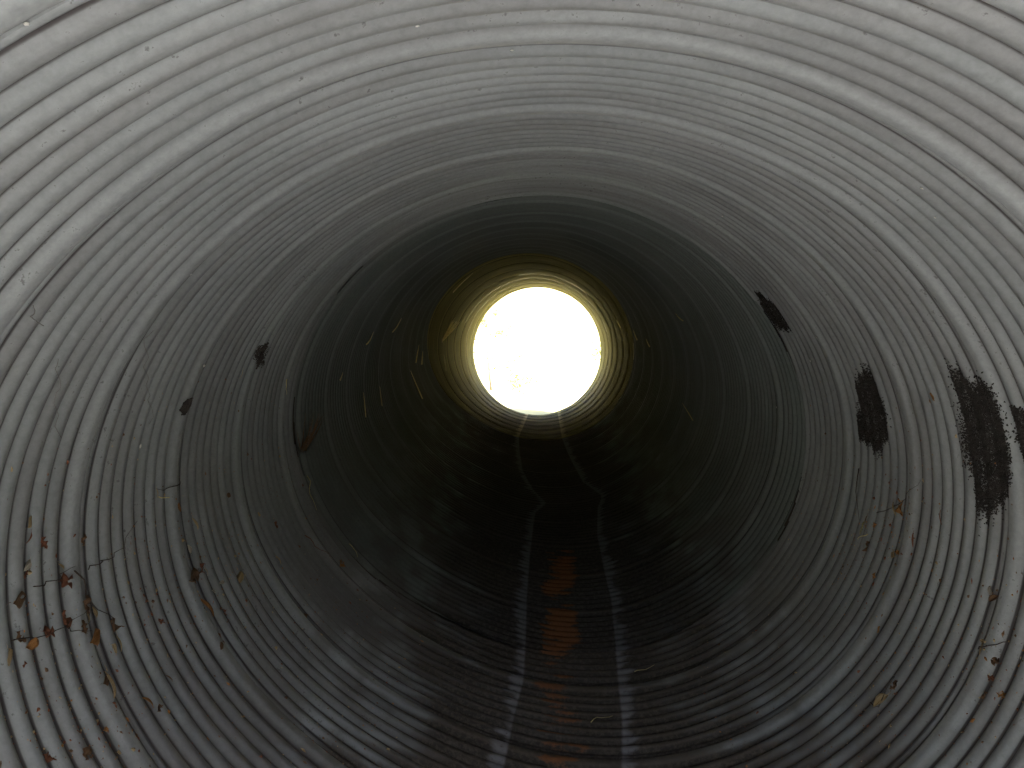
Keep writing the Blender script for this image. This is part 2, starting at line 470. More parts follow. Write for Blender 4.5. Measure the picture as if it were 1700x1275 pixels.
def wear(me, sec, co, Y, P, C):
    """stains and wear as per-vertex values, read by the steel materials"""
    x, z, sd = co[:, 0], co[:, 2], sec.seed * 10
    a = np.where(P > 0, np.pi - P, -(np.pi + P))            # 0 on the bottom line, positive to the right
    aa = np.pi - np.abs(P)
    low = (aa < 1.5)
    attr(me, "crest", C)
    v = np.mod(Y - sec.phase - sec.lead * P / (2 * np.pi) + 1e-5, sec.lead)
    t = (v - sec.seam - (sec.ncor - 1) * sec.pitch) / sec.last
    attr(me, "rib_light", sstep(t, .10, .28) * (1 - sstep(t, .80, .95)))
    attr(me, "dl", np.where(low, a - np.interp(Y, L_Y, L_S), 3.0))
    attr(me, "dr", np.where(low, a - np.interp(Y, R_Y, R_S), 3.0))
    attr(me, "mott", vnoise(x * 2.2 + sd, Y * 2.2, z * 2.2, 4))
    attr(me, "ringy", vnoise(x * 1.6 + sd, Y * 16, z * 1.6, 3))
    w = vnoise(a * 6.0 + sd, Y * 3.0, z * 0 + 4.5, 4, .65)
    attr(me, "wash", sstep(w, .34, .58) * sstep(-aa, -1.5, -.55) * low)
    e1 = vnoise(a * 4 + sd, Y * 17, z * 0 + 1.5, 4, .7)
    e2 = vnoise(a * 3 + sd, Y * 2, z * 0 + 8.5, 3, .6)
    attr(me, "silt", sec.siltw + (e1 - .5) * .6 + (e2 - .5) * .6 - C * .09 - np.abs(aa - .05 * np.sign(a)))
    attr(me, "comb", vnoise(a * 9 + sd, Y * 34, z * 0 + 3.5, 3, .6) - .5)
    gp = vnoise(a * 2, Y * 2.1 + sd, z * 0 + 6.5, 2)
    attr(me, "gap", sstep(gp, -.1, .22))
    rn = vnoise(a * 7 + sd, Y * 36, z * 0 + 2.5, 4, .6) * .6 + vnoise(a * 9 + sd, Y * 5, z * 0 + 9.5, 2, .5) * .4
    cen = np.abs(a - (Y - 3.5) * .055 + (vnoise(Y * 3 + sd, Y * 0 + .5, Y * 0 + 1.5, 2) - .5) * .10)
    inside = sstep(-cen, -.24, -.02) * low
    wt = np.interp(Y, [1.5, 2.8, 3.9, 4.1, 4.3, 4.5, 4.68, 4.8, 4.95, 5.2, 5.5, 5.9, 6.5], [.4, .60, .62, .80, 1.02, .98, .5, .5, .85, .95, .75, .4, .1])
    attr(me, "rust", wt * inside * .34 + rn * .70 + np.minimum(C, 1) * .04 - (1 - inside) * .25)

def seam_mesh(sec, i, ncol):
    """the folded lip of the lock seam: a thin strip standing a little proud of the flat"""
    prof = [(0.010, 0.0), (0.012, 0.0022), (0.019, 0.0026), (0.026, 0.0022), (0.028, 0.0)]
    ph = np.linspace(-np.pi, np.pi, ncol + 1)
    rowsY, co = [], []
    for dv, dh in prof:
        Yc = sec.phase + sec.lead * i + sec.lead * ph / (2 * np.pi) + dv + .0008 * np.sin(23 * ph + i)
        h = sec.profile(np.full_like(ph, dv))[0]
        cx, cz = sec.centre(Yc)
        r = sec.radius(Yc, ph) - h - dh + 0.001
        co.append(np.stack([cx + r * np.sin(ph), Yc, cz + r * np.cos(ph)], -1)); rowsY.append(Yc)
    co = np.stack(co); Yr = np.stack(rowsY)
    nr, nc = Yr.shape
    idx = np.arange(nr * nc).reshape(nr, nc)
    keep = (Yr[:-1, :-1] > sec.y0 + .01) & (Yr[1:, 1:] < sec.y1 - .01)
    f = np.stack([idx[:-1, :-1], idx[:-1, 1:], idx[1:, 1:], idx[1:, :-1]], -1)[keep]
    if len(f) < 10:
        return None
    used = np.unique(f)
    remap = -np.ones(nr * nc, dtype=np.int64); remap[used] = np.arange(len(used))
    me = mesh_np("lock_seam", co.reshape(-1, 3)[used], remap[f])
    wear(me, sec, co.reshape(-1, 3)[used], Yr.ravel()[used], np.tile(ph, nr)[used], np.full(len(used), -.7))
    return me

# ------------------------------------------------------------------ steel materials
def steel(name, c1, c2, tint, seed, rough=0.62, metal=0.10, mineral=(.27, .255, .258), silt=(.046, .037, .028), silt_amt=0.93, dirt_shade=(.042, .033, .031), spec=.3):
    N = Nodes(name)
    crest, dl, dr, mott, ringy, wash, silt_v, comb, gap, rust = (N.attr(k) for k in ("crest", "dl", "dr", "mott", "ringy", "wash", "silt", "comb", "gap", "rust"))
    fine = N.noise(N.objco(), 55.0, 4, .72)
    col = N.mix(N.ramp(mott, .35, .65), c1, c2)
    col = N.mix(N.m('MULTIPLY', N.ramp(ringy, .38, .66), .42), col, tint)
    col = N.mix(N.m('MULTIPLY', N.attr('rib_light'), .58), col, tuple(min(1.0, x * 1.28) for x in c2))    # light caught by the seam rib, painted into its colour
    vm = N.new("ShaderNodeVectorMath", operation='SCALE')
    N.put(vm.inputs[0], col); N.put(vm.inputs["Scale"], N.m('ADD', .68, N.m('MULTIPLY', fine, .64)))
    col = vm.outputs[0]
    # shade painted into the valleys, and scattered specks
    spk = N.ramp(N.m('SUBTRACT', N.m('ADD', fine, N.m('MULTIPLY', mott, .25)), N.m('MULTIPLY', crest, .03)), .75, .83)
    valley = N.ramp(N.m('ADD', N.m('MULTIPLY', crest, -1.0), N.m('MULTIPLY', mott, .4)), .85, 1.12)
    col = N.mix(N.m('MAXIMUM', N.m('MULTIPLY', spk, .6), N.m('MULTIPLY', valley, .85)), col, dirt_shade)
    col = N.mix(N.m('MULTIPLY', wash, .72), col, (.088, .070, .056))
    # silt stain over the floor with a ragged edge, thinner on the crests
    sm = N.m('MULTIPLY', N.ramp(N.m('ADD', silt_v, N.m('MULTIPLY', N.m('SUBTRACT', fine, .5), .45)), -.24, .16), silt_amt)
    siltc = N.mix(N.ramp(fine, .42, .66), silt, tuple(x * 2.2 for x in silt))
    siltc = N.mix(N.m('MULTIPLY', N.ramp(N.m('ADD', crest, N.m('MULTIPLY', N.m('SUBTRACT', mott, .5), 2.0)), .3, 1.2), .5), siltc, tuple(x * 3.4 for x in silt))
    col = N.mix(sm, col, siltc)
    # pale mineral lines along both edges of the trickle, combed by the ribs
    wid = N.m('ADD', N.m('ADD', .031, N.m('MULTIPLY', crest, .012)), N.m('MULTIPLY', comb, .13))
    ml = N.m('MULTIPLY', N.ramp(N.m('ADD', dl, wid), -.014, .024), N.ramp(dl, .014, .002))
    mr = N.m('MULTIPLY', N.ramp(N.m('SUBTRACT', wid, dr), -.014, .024), N.ramp(dr, -.014, -.002))
    mm = N.m('MULTIPLY', N.m('MAXIMUM', ml, mr), N.m('ADD', .45, N.m('MULTIPLY', N.ramp(crest, -.9, .2), .38)))
    mm = N.m('MULTIPLY', N.m('MULTIPLY', mm, gap), N.ramp(fine, .22, .45))
    col = N.mix(mm, col, mineral)
    rm = N.ramp(N.m('ADD', rust, N.m('MULTIPLY', N.m('SUBTRACT', fine, .5), .16)), .555, .64)
    col = N.mix(N.m('MULTIPLY', rm, .9), col, N.mix(fine, (.15, .06, .027), (.34, .135, .045)))
    met = N.m('MULTIPLY', N.m('SUBTRACT', 1.0, N.m('MAXIMUM', sm, valley)), metal)
    return N.finish(col, N.m('ADD', rough, N.m('MULTIPLY', sm, .32)), met, spec=spec, bump=N.noise(N.objco(), 38.0, 2, .6), bump_d=.0022, bump_s=.5)

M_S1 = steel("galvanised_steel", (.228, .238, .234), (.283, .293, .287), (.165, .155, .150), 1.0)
M_S2 = steel("dull_coated_steel", (.160, .180, .166), (.205, .226, .21), (.165, .162, .15), 7.0, rough=.8, metal=.03, spec=.14, mineral=(.20, .20, .205), silt=(.040, .034, .029), dirt_shade=(.03, .028, .024))
M_S3 = steel("yellow_light_steel", (.255, .228, .072), (.32, .288, .092), (.17, .148, .05), 13.0, rough=.72, metal=.05, spec=.2, silt=(.10, .08, .03), silt_amt=.5, dirt_shade=(.08, .06, .02), mineral=(.50, .40, .16))  # yellow light from the far mouth is put into these colours

def simple(name, c1, c2, scale=8.0, rough=.8, bump=.4, bump_d=.003, trans=None, spec=.3):
    N = Nodes(name)
    co = N.objco()
    n = N.noise(co, scale, 5, .65)
    col = N.mix(N.ramp(n, .35, .65), c1, c2)
    return N.finish(col, rough, 0.0, bump=N.noise(co, scale * 3, 4, .6), bump_d=bump_d, bump_s=bump, spec=spec, trans=trans)

# ------------------------------------------------------------------ the culvert
def build_pipe(sec, label, mat, rows_per, ncol):
    root = empty("culvert_pipe", (0, 0, 0))
    tag(root, label, "culvert pipe", "pipe lengths of the culvert")
    i0 = int(math.floor((sec.y0 - sec.phase) / sec.lead)) - 2
    i1 = int(math.ceil((sec.y1 - sec.phase) / sec.lead)) + 2
    for i in range(i0, i1):
        me = band_mesh(sec, i, rows_per, ncol)
        if me is None:
            continue
        b = link("steel_band", me, mat, root, True)
        sm = seam_mesh(sec, i, ncol)
        if sm is not None:
            link("lock_seam", sm, mat, b, True)
    return root

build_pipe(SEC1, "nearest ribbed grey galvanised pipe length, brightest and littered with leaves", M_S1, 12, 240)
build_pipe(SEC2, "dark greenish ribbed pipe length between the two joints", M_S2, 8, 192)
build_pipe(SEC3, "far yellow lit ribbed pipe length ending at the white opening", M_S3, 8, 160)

M_COUP = simple("rusty_collar", (.045, .04, .035), (.09, .07, .05), 14, .8)
def coupling(sA, sB, label):
    y0, y1 = sA.y1 - .16, sB.y0 + .16
    ph = np.linspace(-np.pi, np.pi, 145)
    ys = np.array([y0, y0 + .002, y1 - .002, y1])
    co = []
    for k, y in enumerate(ys):
        cA, cB = sA.centre(sA.y1), sB.centre(sB.y0)
        r = np.maximum(sA.radius(sA.y1, ph), sB.radius(sB.y0, ph)) + .030
        co.append(np.stack([(cA[0] + cB[0]) / 2 + r * np.sin(ph), np.full_like(ph, y), (cA[1] + cB[1]) / 2 + r * np.cos(ph)], -1))
    for k, y in enumerate(ys[::-1]):
        r = np.maximum(sA.radius(sA.y1, ph), sB.radius(sB.y0, ph)) + .036
        co.append(np.stack([(cA[0] + cB[0]) / 2 + r * np.sin(ph), np.full_like(ph, y), (cA[1] + cB[1]) / 2 + r * np.cos(ph)], -1))
    co = np.stack(co)
    nr, nc = co.shape[:2]
    idx = np.arange(nr * nc).reshape(nr, nc)
    f = np.stack([idx[:-1, :-1], idx[:-1, 1:], idx[1:, 1:], idx[1:, :-1]], -1).reshape(-1, 4)
    o = link("coupling_collar", mesh_np("coupling_collar", co.reshape(-1, 3), f), M_COUP, None, True)
    tag(o, label, "pipe collar", "collars behind the pipe joints")
coupling(SEC1, SEC2, "dark collar showing in the gap between grey pipe and dark pipe")
coupling(SEC2, SEC3, "dark collar in the gap between dark pipe and far yellow pipe")

# ------------------------------------------------------------------ ground, embankment and what stands outside
def bottom_z(y):
    if y < 10.2:
        return -.10
    return -.10 - .0985 * (min(y, 16.6) - 10.2)
M_GROUND = simple("dry_grass_and_sand", (.40, .35, .17), (.50, .44, .22), 1.2, .95, .8, .02)
M_BOUNCE_GRAVEL = simple("bounce_gravel_grey", (.38, .385, .39), (.52, .525, .53), 14.0, .95, .9, .02)
gy = np.concatenate([[-600, -200, -80, -40, -20, -10, -6], np.arange(-4, 22, 1.0), [24, 28, 34, 45, 60, 90, 150, 300, 600]])
gx = np.array([-600, -200, -60, -20, -8, -4, -2, 0, 2, 4, 8, 20, 60, 200, 600.])
GX, GY = np.meshgrid(gx, gy)
GZ = np.vectorize(bottom_z)(GY)
idx = np.arange(GX.size).reshape(GX.shape)
gf = np.stack([idx[:-1, :-1], idx[:-1, 1:], idx[1:, 1:], idx[1:, :-1]], -1).reshape(-1, 4)
tag(link("ground", mesh_np("ground", np.stack([GX, GY, GZ], -1).reshape(-1, 3), gf), M_GROUND), kind="structure")

def bounce_gravel():
    """unseen gravel added before and inside the near mouth to bounce light up"""
    ys = np.concatenate([np.linspace(-7, -1.2, 18), np.linspace(-1.0, 1.25, 24)])
    ts = np.linspace(-1, 1, 31)
    co = []
    for y in ys:
        inside = y > -.9
        d = .16 * min(1, max(0, (1.3 - y) / .9)) if inside else .16
        wv = 1.0 * math.sqrt(max(d, .003) / .16) * .62 if inside else 2.6
        for t in ts:
            x = t * wv
            if inside:
                ph = math.pi - x / 1.2
                p = SEC1.surf(y, ph)
                z = max(d + .02 * math.sin(9 * y + 7 * t) * d / .16, p.z + .004) if abs(t) < .999 else p.z - .01
                co.append((p.x, y, z))
            else:
                co.append((x, y, .13 + .03 * math.sin(2.1 * y + 3 * t) - .12 * max(0, abs(t) - .8) * 5))
    nr, nc = len(ys), len(ts)
    idx = np.arange(nr * nc).reshape(nr, nc)
    f = np.stack([idx[:-1, :-1], idx[:-1, 1:], idx[1:, 1:], idx[1:, :-1]], -1).reshape(-1, 4)
    tag(link("bounce_gravel", mesh_np("bounce_gravel", np.array(co), f), M_BOUNCE_GRAVEL, None, True), kind="structure")
bounce_gravel()

def bounce_hill():
    """dry grass hillside added beyond the far mouth to send warm light in"""
    xs = np.linspace(-160, 160, 41); ts = np.linspace(0, 1, 17)
    X, T = np.meshgrid(xs, ts)
    yy = 45 + 130 * T
    zz = -1.0 + 44 * (T * T * (3 - 2 * T)) + 1.2 * np.sin(X * .09 + 4 * T) * T + .6 * np.sin(X * .21 + yy * .1)
    zz[0, :] = -1.5
    idx = np.arange(X.size).reshape(X.shape)
    f = np.stack([idx[:-1, :-1], idx[:-1, 1:], idx[1:, 1:], idx[1:, :-1]], -1).reshape(-1, 4)
    tag(link("bounce_hill", mesh_np("bounce_hill", np.stack([X, yy, zz], -1).reshape(-1, 3), f), M_GROUND, None, True), kind="structure")
bounce_hill()

M_BANK = simple("grassy_bank", (.07, .085, .03), (.16, .14, .07), 2.5, .95, .8, .03)
def bank():
    """earth over the pipes, with a face sloping back round each mouth"""
    ph = np.linspace(-np.pi, np.pi, 97)
    rings = []
    ms = [0.035, .25, .7, 1.3, 2.2, 4.0, 9.0, 25.0]
    for m in ms:                                             # near mouth
        r = SEC1.radius(SEC1.y0, ph) + m
        x, z = r * np.sin(ph), AXZ + r * np.cos(ph)
        z = np.clip(z, -.5, 3.1)
        rings.append(np.stack([x, SEC1.y0 + .25 + .75 * np.maximum(z, 0), z], -1))
    far = []
    for m in ms:
        yy = np.full_like(ph, SEC3.y1)
        for _ in range(4):
            r = SEC3.radius(yy, ph) + m + .04
            c = SEC3.centre(yy)
            x, z = c[0] + r * np.sin(ph), c[1] + r * np.cos(ph)
            z = np.clip(z, -1.2, 3.1)
            yy = SEC3.y1 - .3 - .75 * np.maximum(z + .6, 0)
        far.append(np.stack([x, yy, z], -1))
    co = np.stack(rings + far[::-1])
    nr, nc = co.shape[:2]
    idx = np.arange(nr * nc).reshape(nr, nc)
    f = np.stack([idx[:-1, :-1], idx[:-1, 1:], idx[1:, 1:], idx[1:, :-1]], -1).reshape(-1, 4)
    tag(link("embankment", mesh_np("embankment", co.reshape(-1, 3), f), M_BANK, None, True), kind="structure")
bank()

def rear_blocker():
    """unseen bank added behind the camera to block the low sky"""
    xs = np.linspace(-40, 40, 61); ts = np.linspace(0, 1, 13)
    X, T = np.meshgrid(xs, ts)
    yy = -7.0 - 7.0 * T - .010 * X ** 2 * (1 - .3 * T) * 0 + .5 * np.sin(X * .7) * T + np.minimum(np.abs(X) * .22, 5) 
    zz = -.25 + 6.0 * T ** .8 + .35 * np.sin(X * 1.1 + 3 * T) * T
    co = np.stack([X, yy, zz], -1).reshape(-1, 3)
    idx = np.arange(X.size).reshape(X.shape)
    f = np.stack([idx[:-1, :-1], idx[:-1, 1:], idx[1:, 1:], idx[1:, :-1]], -1).reshape(-1, 4)
    tag(link("sky_block_bank", mesh_np("sky_block_bank", co, f), M_BANK, None, True), kind="structure")
rear_blocker()
def added_bank(sx, mat, name):
    """unseen bank added beside the near mouth to steer the light"""
    ys = np.linspace(-15, .6, 40); ts = np.linspace(0, 1, 12)
    Yg, T = np.meshgrid(ys, ts)
    X = sx * (2.5 + 2.2 * T + .25 * np.sin(Yg * 1.3 + 2 * T) + .12 * np.sin(Yg * 3.7) * T)
    Z = -.25 + 4.3 * T + .2 * np.sin(Yg * .9) * T
    idx = np.arange(Yg.size).reshape(Yg.shape)
    f = np.stack([idx[:-1, :-1], idx[:-1, 1:], idx[1:, 1:], idx[1:, :-1]], -1).reshape(-1, 4)
    tag(link(name, mesh_np(name, np.stack([X, Yg, Z], -1).reshape(-1, 3), f), mat, None, True), kind="structure")
M_BOUNCE_BANK = simple("pale_bounce_bank", (.42, .41, .39), (.56, .55, .52), 2.0, .95, .8, .03)
added_bank(-1, M_BOUNCE_BANK, "bounce_bank")  # pale bank added to bounce sunlight onto the right wall
added_bank(1, M_BANK, "blocker_bank")  # dark bank added to keep light off the left wall

M_LEAFG = simple("yellow_green_leaves", (.20, .20, .075), (.30, .29, .11), 3.0, .6, .2, .002, trans=.45)
M_LEAFD = simple("green_leaves", (.06, .085, .02), (.12, .14, .03), 3.0, .6, .2, .002, trans=.4)
M_BARK = simple("grey_bark", (.10, .08, .06), (.19, .16, .12), 12.0, .9, .8, .01)

def tube(points, radii, k=6):
    """verts and quads of a tapered tube through the points"""
    co, fs = [], []
    n = len(points)
    for i, p in enumerate(points):
        d = (points[min(i + 1, n - 1)] - points[max(i - 1, 0)])
        d = d.normalized() if d.length > 1e-9 else Vector((0, 0, 1))
        a = d.cross(Vector((0.31, 0.17, 0.93)))
        if a.length < .05: a = d.cross(Vector((1, 0, 0)))
        a.normalize(); b = d.cross(a)
        for j in range(k):
            t = 2 * math.pi * j / k
            co.append(p + (a * math.cos(t) + b * math.sin(t)) * radii[i])
    for i in range(n - 1):
        for j in range(k):
            j2 = (j + 1) % k
            fs.append((i * k + j, i * k + j2, (i + 1) * k + j2, (i + 1) * k + j))
    c0 = len(co); co.append(points[0]); co.append(points[-1])
    for j in range(k):
        j2 = (j + 1) % k
        fs.append((j, c0, c0, j2)); fs.append(((n - 1) * k + j2, c0 + 1, c0 + 1, (n - 1) * k + j))
    return co, fs

def mesh_py(name, co, fs):
    me = bpy.data.meshes.new(name)
    clean = []
    for f in fs:
        g = []
        for i in f:
            if i not in g: g.append(i)
        if len(g) > 2: clean.append(g)
    me.from_pydata([tuple(c) for c in co], [], clean)
    me.update()
    return me

def tree(name, x, y, h, spread, nleaf, leaf, mat, label, cat, group, seed, low=.25):
    R = random.Random(seed)
    z0 = bottom_z(y) - .05
    root = empty(name, (x, y, z0))
    tag(root, label, cat, group)
    co, fs = [], []
    tips = []
    def add(pts, rr):
        c, f = tube(pts, rr, 6)
        o = len(co); co.extend(c); fs.extend([tuple(i + o for i in q) for q in f])
    top = Vector((R.uniform(-.2, .2) * spread, R.uniform(-.2, .2) * spread, h * .85))
    trunk = [Vector((0, 0, 0)), top * .33 + Vector((R.uniform(-.1, .1), R.uniform(-.1, .1), 0)) * spread * .3, top * .66, top]
    rb = h * (.011 if name == 'leafy_bush' else .022)
    add(trunk, [rb, rb * .8, rb * .5, rb * .15])
    for k in range(11):
        t = R.uniform(low, .95)
        base = top * t
        a = R.uniform(0, 2 * math.pi)
        ln = spread * R.uniform(.5, 1.0) * (1.15 - .6 * t)
        e = base + Vector((math.cos(a) * ln, math.sin(a) * ln, ln * R.uniform(.15, .7)))
        mid = base.lerp(e, .5) + Vector((0, 0, -.06 * ln))
        add([base, mid, e], [rb * .45 * (1.1 - t), rb * .3 * (1.1 - t), rb * .06])
        tips += [(mid.lerp(e, R.uniform(.2, 1)), ln * .35) for _ in range(3)] + [(e, ln * .4)]
    tips.append((top, spread * .3))
    link("trunk", mesh_py("trunk", co, fs), M_BARK, root, True)
    lc, lf = [], []
    for _ in range(nleaf):
        c, s = R.choice(tips)
        p = c + Vector((R.gauss(0, 1), R.gauss(0, 1), R.gauss(0, .75))) * s * .6
        if p.z < .1: continue
        d = Vector((R.uniform(-1, 1), R.uniform(-1, 1), R.uniform(-.8, .3))).normalized()
        u = d.cross(Vector((R.uniform(-1, 1), R.uniform(-1, 1), R.uniform(-1, 1)))).normalized()
        L = leaf * R.uniform(.6, 1.3)
        o = len(lc)
        lc += [p, p + d * L * .5 + u * L * .3, p + d * L, p + d * L * .5 - u * L * .3]
        lf.append((o, o + 1, o + 2, o + 3))
    link("crown", mesh_py("crown", lc, lf), mat, root)

TREES = [
    ("leafy_bush", -.85, 21.5, 2.6, 1.0, 420, .085, M_LEAFG, "yellow green bush showing at the left rim of the white opening", "bush"),
    ("leafy_bush", 2.35, 22.0, 1.5, .75, 700, .08, M_LEAFG, "low yellow green bush at the right rim of the white opening", "bush"),
    ("leafy_bush", -.2, 19.6, .8, .5, 350, .06, M_LEAFG, "small weedy bush low at the left rim of the opening", "bush"),
]
for i, (nm, x, y, h, sp, nl, lf, mt, lab, ct) in enumerate(TREES):
    tree(nm, x, y, h, sp, nl, lf, mt, lab, ct, "greenery beyond the far opening", 31 + i, .1 if nm == "leafy_bush" else .3)

# ------------------------------------------------------------------ leaf litter on the ribs
COLS = {
    'tan': ((.36, .25, .12), (.46, .34, .18)),
    'orange': ((.30, .125, .035), (.40, .19, .06)),
    'brown': ((.11, .06, .03), (.19, .105, .05)),
    'red': ((.16, .06, .03), (.24, .09, .045)),
    'pale': ((.50, .43, .33), (.60, .53, .43)),
}
M_LEAF = {k: simple("dead_leaf_" + k, a, b, 60.0, .75, .6, .002, trans=.15) for k, (a, b) in COLS.items()}
M_STRAW = simple("dry_straw", (.62, .52, .22), (.78, .67, .34), 40.0, .5, .3, .001, trans=.7)
M_TWIG = simple("dark_twig_bark", (.035, .026, .02), (.07, .05, .035), 60.0, .85, .6, .001)
M_WEB = simple("dusty_cobweb", (.10, .09, .075), (.15, .135, .11), 60.0, .9, .1, .0005)
M_PATCH = simple("dark_fuzz", (.020, .018, .016), (.037, .032, .028), 30.0, .95, .4, .002, spec=.1)
M_PATCH_FAINT = simple("dusty_dark_fuzz", (.04, .033, .029), (.07, .058, .05), 30.0, .95, .4, .002, spec=.1)
M_SPECK = simple("speck_white", (.60, .58, .52), (.72, .70, .64), 80.0, .7, .4, .001)

def leaf_mesh(kind, var):
    """unit length leaf, along +X, normal +Z, with a thin body and a stalk"""
    R = random.Random(hash((kind == 'broad') * 1 + (kind == 'curl') * 2 + (kind == 'slender') * 3 + (kind == 'crumple') * 4) * 97 + var * 13 + 5)
    nu, nv = 9, 5
    wid = {'broad': .30, 'curl': .26, 'slender': .11, 'crumple': .36}[kind]
    ph = [R.uniform(0, 6.28) for _ in range(6)]
    top = []
    for i in range(nu):
        u = i / (nu - 1)
        w = wid * (math.sin(math.pi * u ** .8) ** .75 if 0 < u < 1 else .02)
        if kind == 'crumple':
            w *= .75 + .45 * math.sin(u * 17 + ph[0])
        w *= R.uniform(.88, 1.12)
        for j in range(nv):
            s = (j / (nv - 1) - .5) * 2
            x = u - .5
            yv = s * w
            z = .06 + .10 * abs(s) * wid / .3
            if kind == 'curl':
                a = s * 1.5
                yv = w * math.sin(a) * .8
                z = .02 + w * (1 - math.cos(a)) * 1.1 + .16 * u * u
            elif kind == 'slender':
                yv += .12 * math.sin(u * 3.0 + ph[1])
                z = .02 + .10 * math.sin(u * 3.1) + .03 * s * s
            elif kind == 'crumple':
                z = .06 + .11 * math.sin(u * 8 + ph[2]) + .12 * math.sin(s * 3.5 + u * 5 + ph[3]) + R.uniform(-.04, .05)
                x += .05 * math.sin(s * 5 + ph[4])
                yv += .06 * math.sin(u * 9 + ph[5])
            else:
                z += .08 * math.sin(u * 4 + ph[2]) + R.uniform(-.012, .012)
                yv += .05 * math.sin(u * 4 + ph[3])
            top.append(Vector((x, yv, max(z, 0.005))))
    n = len(top)
    co = top + [p - Vector((0, 0, .012)) for p in top]
    fs = []
    for i in range(nu - 1):
        for j in range(nv - 1):
            a, b, c, d = i * nv + j, i * nv + j + 1, (i + 1) * nv + j + 1, (i + 1) * nv + j
            fs.append((a, d, c, b)); fs.append((a + n, b + n, c + n, d + n))
    rim = [j for j in range(nv)] + [i * nv + nv - 1 for i in range(1, nu)] + [(nu - 1) * nv + j for j in range(nv - 2, -1, -1)] + [i * nv for i in range(nu - 2, 0, -1)]
    for k in range(len(rim)):
        a, b = rim[k], rim[(k + 1) % len(rim)]
        fs.append((a, b, b + n, a + n))
    st, sf = tube([Vector((-.50, 0, .05)), Vector((-.62, .03 * math.sin(ph[0]), .06)), Vector((-.76, .08 * math.sin(ph[1]), .03))], [.014, .010, .007], 4)
    o = len(co)
    co += st; fs += [tuple(i + o for i in f) for f in sf]
    return mesh_py("dead_leaf", co, fs)

LEAF_M = {}
def leaf_for(kind, var, col):
    key = (kind, var, col)
    if key not in LEAF_M:
        me = leaf_mesh(kind, var)
        me.materials.append(M_LEAF[col])
        me.polygons.foreach_set("use_smooth", np.ones(len(me.polygons), dtype=bool))
        LEAF_M[key] = me
    return LEAF_M[key]

def place(o, y, ph, size, ang, lift=.002, tilt=0.0):
    p, n, ta, tc = frame_at(y, ph)
    x = (ta * math.cos(ang) + tc * math.sin(ang)).normalized()
    yv = n.cross(x).normalized()
    R = Matrix((x, yv, n)).transposed().to_4x4()
    o.matrix_world = Matrix.Translation(p + n * lift) @ R @ Matrix.Rotation(tilt, 4, 'X') @ Matrix.Diagonal((size, size, size, 1))

for i, (y, ph, size, kind, col, lab) in enumerate(LEAVES):
    R = random.Random(100 + i)
    o = link("dead_leaf", leaf_for(kind, i % 3, col))
    ang = (math.copysign(1.57, ph) + R.uniform(-.7, .7)) if kind == 'slender' else R.uniform(0, 6.28)
    place(o, y, ph, max(size * 1.05, .011), ang, .003, R.uniform(-.25, .25))
    tag(o, lab, "leaf", "dead leaves on the pipe wall")

def strand(points, r, lift, jitter, R, taper=True, sub=3):
    """tube following the wall through (y, angle) points"""
    pts = []
    for a, b in zip(points[:-1], points[1:]):
        for k in range(sub):
            t = k / sub
            pts.append((a[0] + (b[0] - a[0]) * t, a[1] + (b[1] - a[1]) * t))
    pts.append(points[-1])
    w = []
    for k, (y, ph) in enumerate(pts):
        p, n, ta, tc = frame_at(y, ph)
        w.append(p + n * (lift + R.uniform(0, jitter)) + ta * R.uniform(-jitter, jitter) * .6 + tc * R.uniform(-jitter, jitter) * .6)
    m = len(w)
    return tube(w, [r * ((1 - .7 * k / (m - 1)) if taper else 1.0) for k in range(m)], 5)

def blade(pts, w, n0):
    """flat grass blade along the points, a little folded along its middle"""
    co, fs = [], []
    m = len(pts)
    for i, p in enumerate(pts):
        d = (pts[min(i + 1, m - 1)] - pts[max(i - 1, 0)]).normalized()
        s = d.cross(n0)
        s = s.normalized() if s.length > 1e-4 else Vector((1, 0, 0))
        ww = w * (1 - .75 * (i / (m - 1)) ** 2)
        co += [p - s * ww, p + n0 * ww * .35, p + s * ww]
    for i in range(m - 1):
        a = i * 3
        fs += [(a, a + 1, a + 4, a + 3), (a + 1, a + 2, a + 5, a + 4)]
    return co, fs

for i, (a, b, lab) in enumerate(STRAWS):
    R = random.Random(300 + i)
    d = a[0]
    rr = .0022 if d < 5 else .0062
    co, fs = strand([a, ((a[0] + b[0]) / 2 + R.uniform(-.02, .02), (a[1] + b[1]) / 2), b], rr, .014 if d < 5 else .045, .004, R)
    mat = M_LEAF['red'] if 'reddish' in lab else M_STRAW
    if d > 5:
        p0, n0, _, _ = frame_at(*a); p1, n1, _, _ = frame_at(*b)
        p0 = p0 + n0 * .045; p1 = p1 + n1 * .02
        sag = Vector((0, 0, R.uniform(-.02, .01)))
        co, fs = blade([p0.lerp(p1, t) + sag * math.sin(math.pi * t) for t in np.linspace(0, 1, 5)][::-1], .0042 if d < 8 else .006, Vector((.2, 1, .1)).normalized())
    tag(link("dry_straw", mesh_py("dry_straw", co, fs), mat, None, True), lab, "straw", "straws clinging to the pipe wall")

for i, (lab, branches) in enumerate(TWIGS):
    R = random.Random(400 + i)
    root = empty("twig", surf(*branches[0][0]))
    tag(root, lab, "twig", "twigs on the pipe wall")
    for k, b in enumerate(branches):
        co, fs = strand(b, .0023 if k == 0 else .0016, .006, .006, R)
        co = [c - root.location for c in co]
        link("stem" if k == 0 else "side_branch", mesh_py("twig_stem", co, fs), M_TWIG, root, True)

for i, (lab, b) in enumerate(WEBS):
    R = random.Random(500 + i)
    co, fs = strand(b, .0006, .012, .006, R, False)
    tag(link("cobweb_thread", mesh_py("cobweb_thread", co, fs), M_WEB, None, True), lab, "cobweb", "cobweb threads on the left wall")

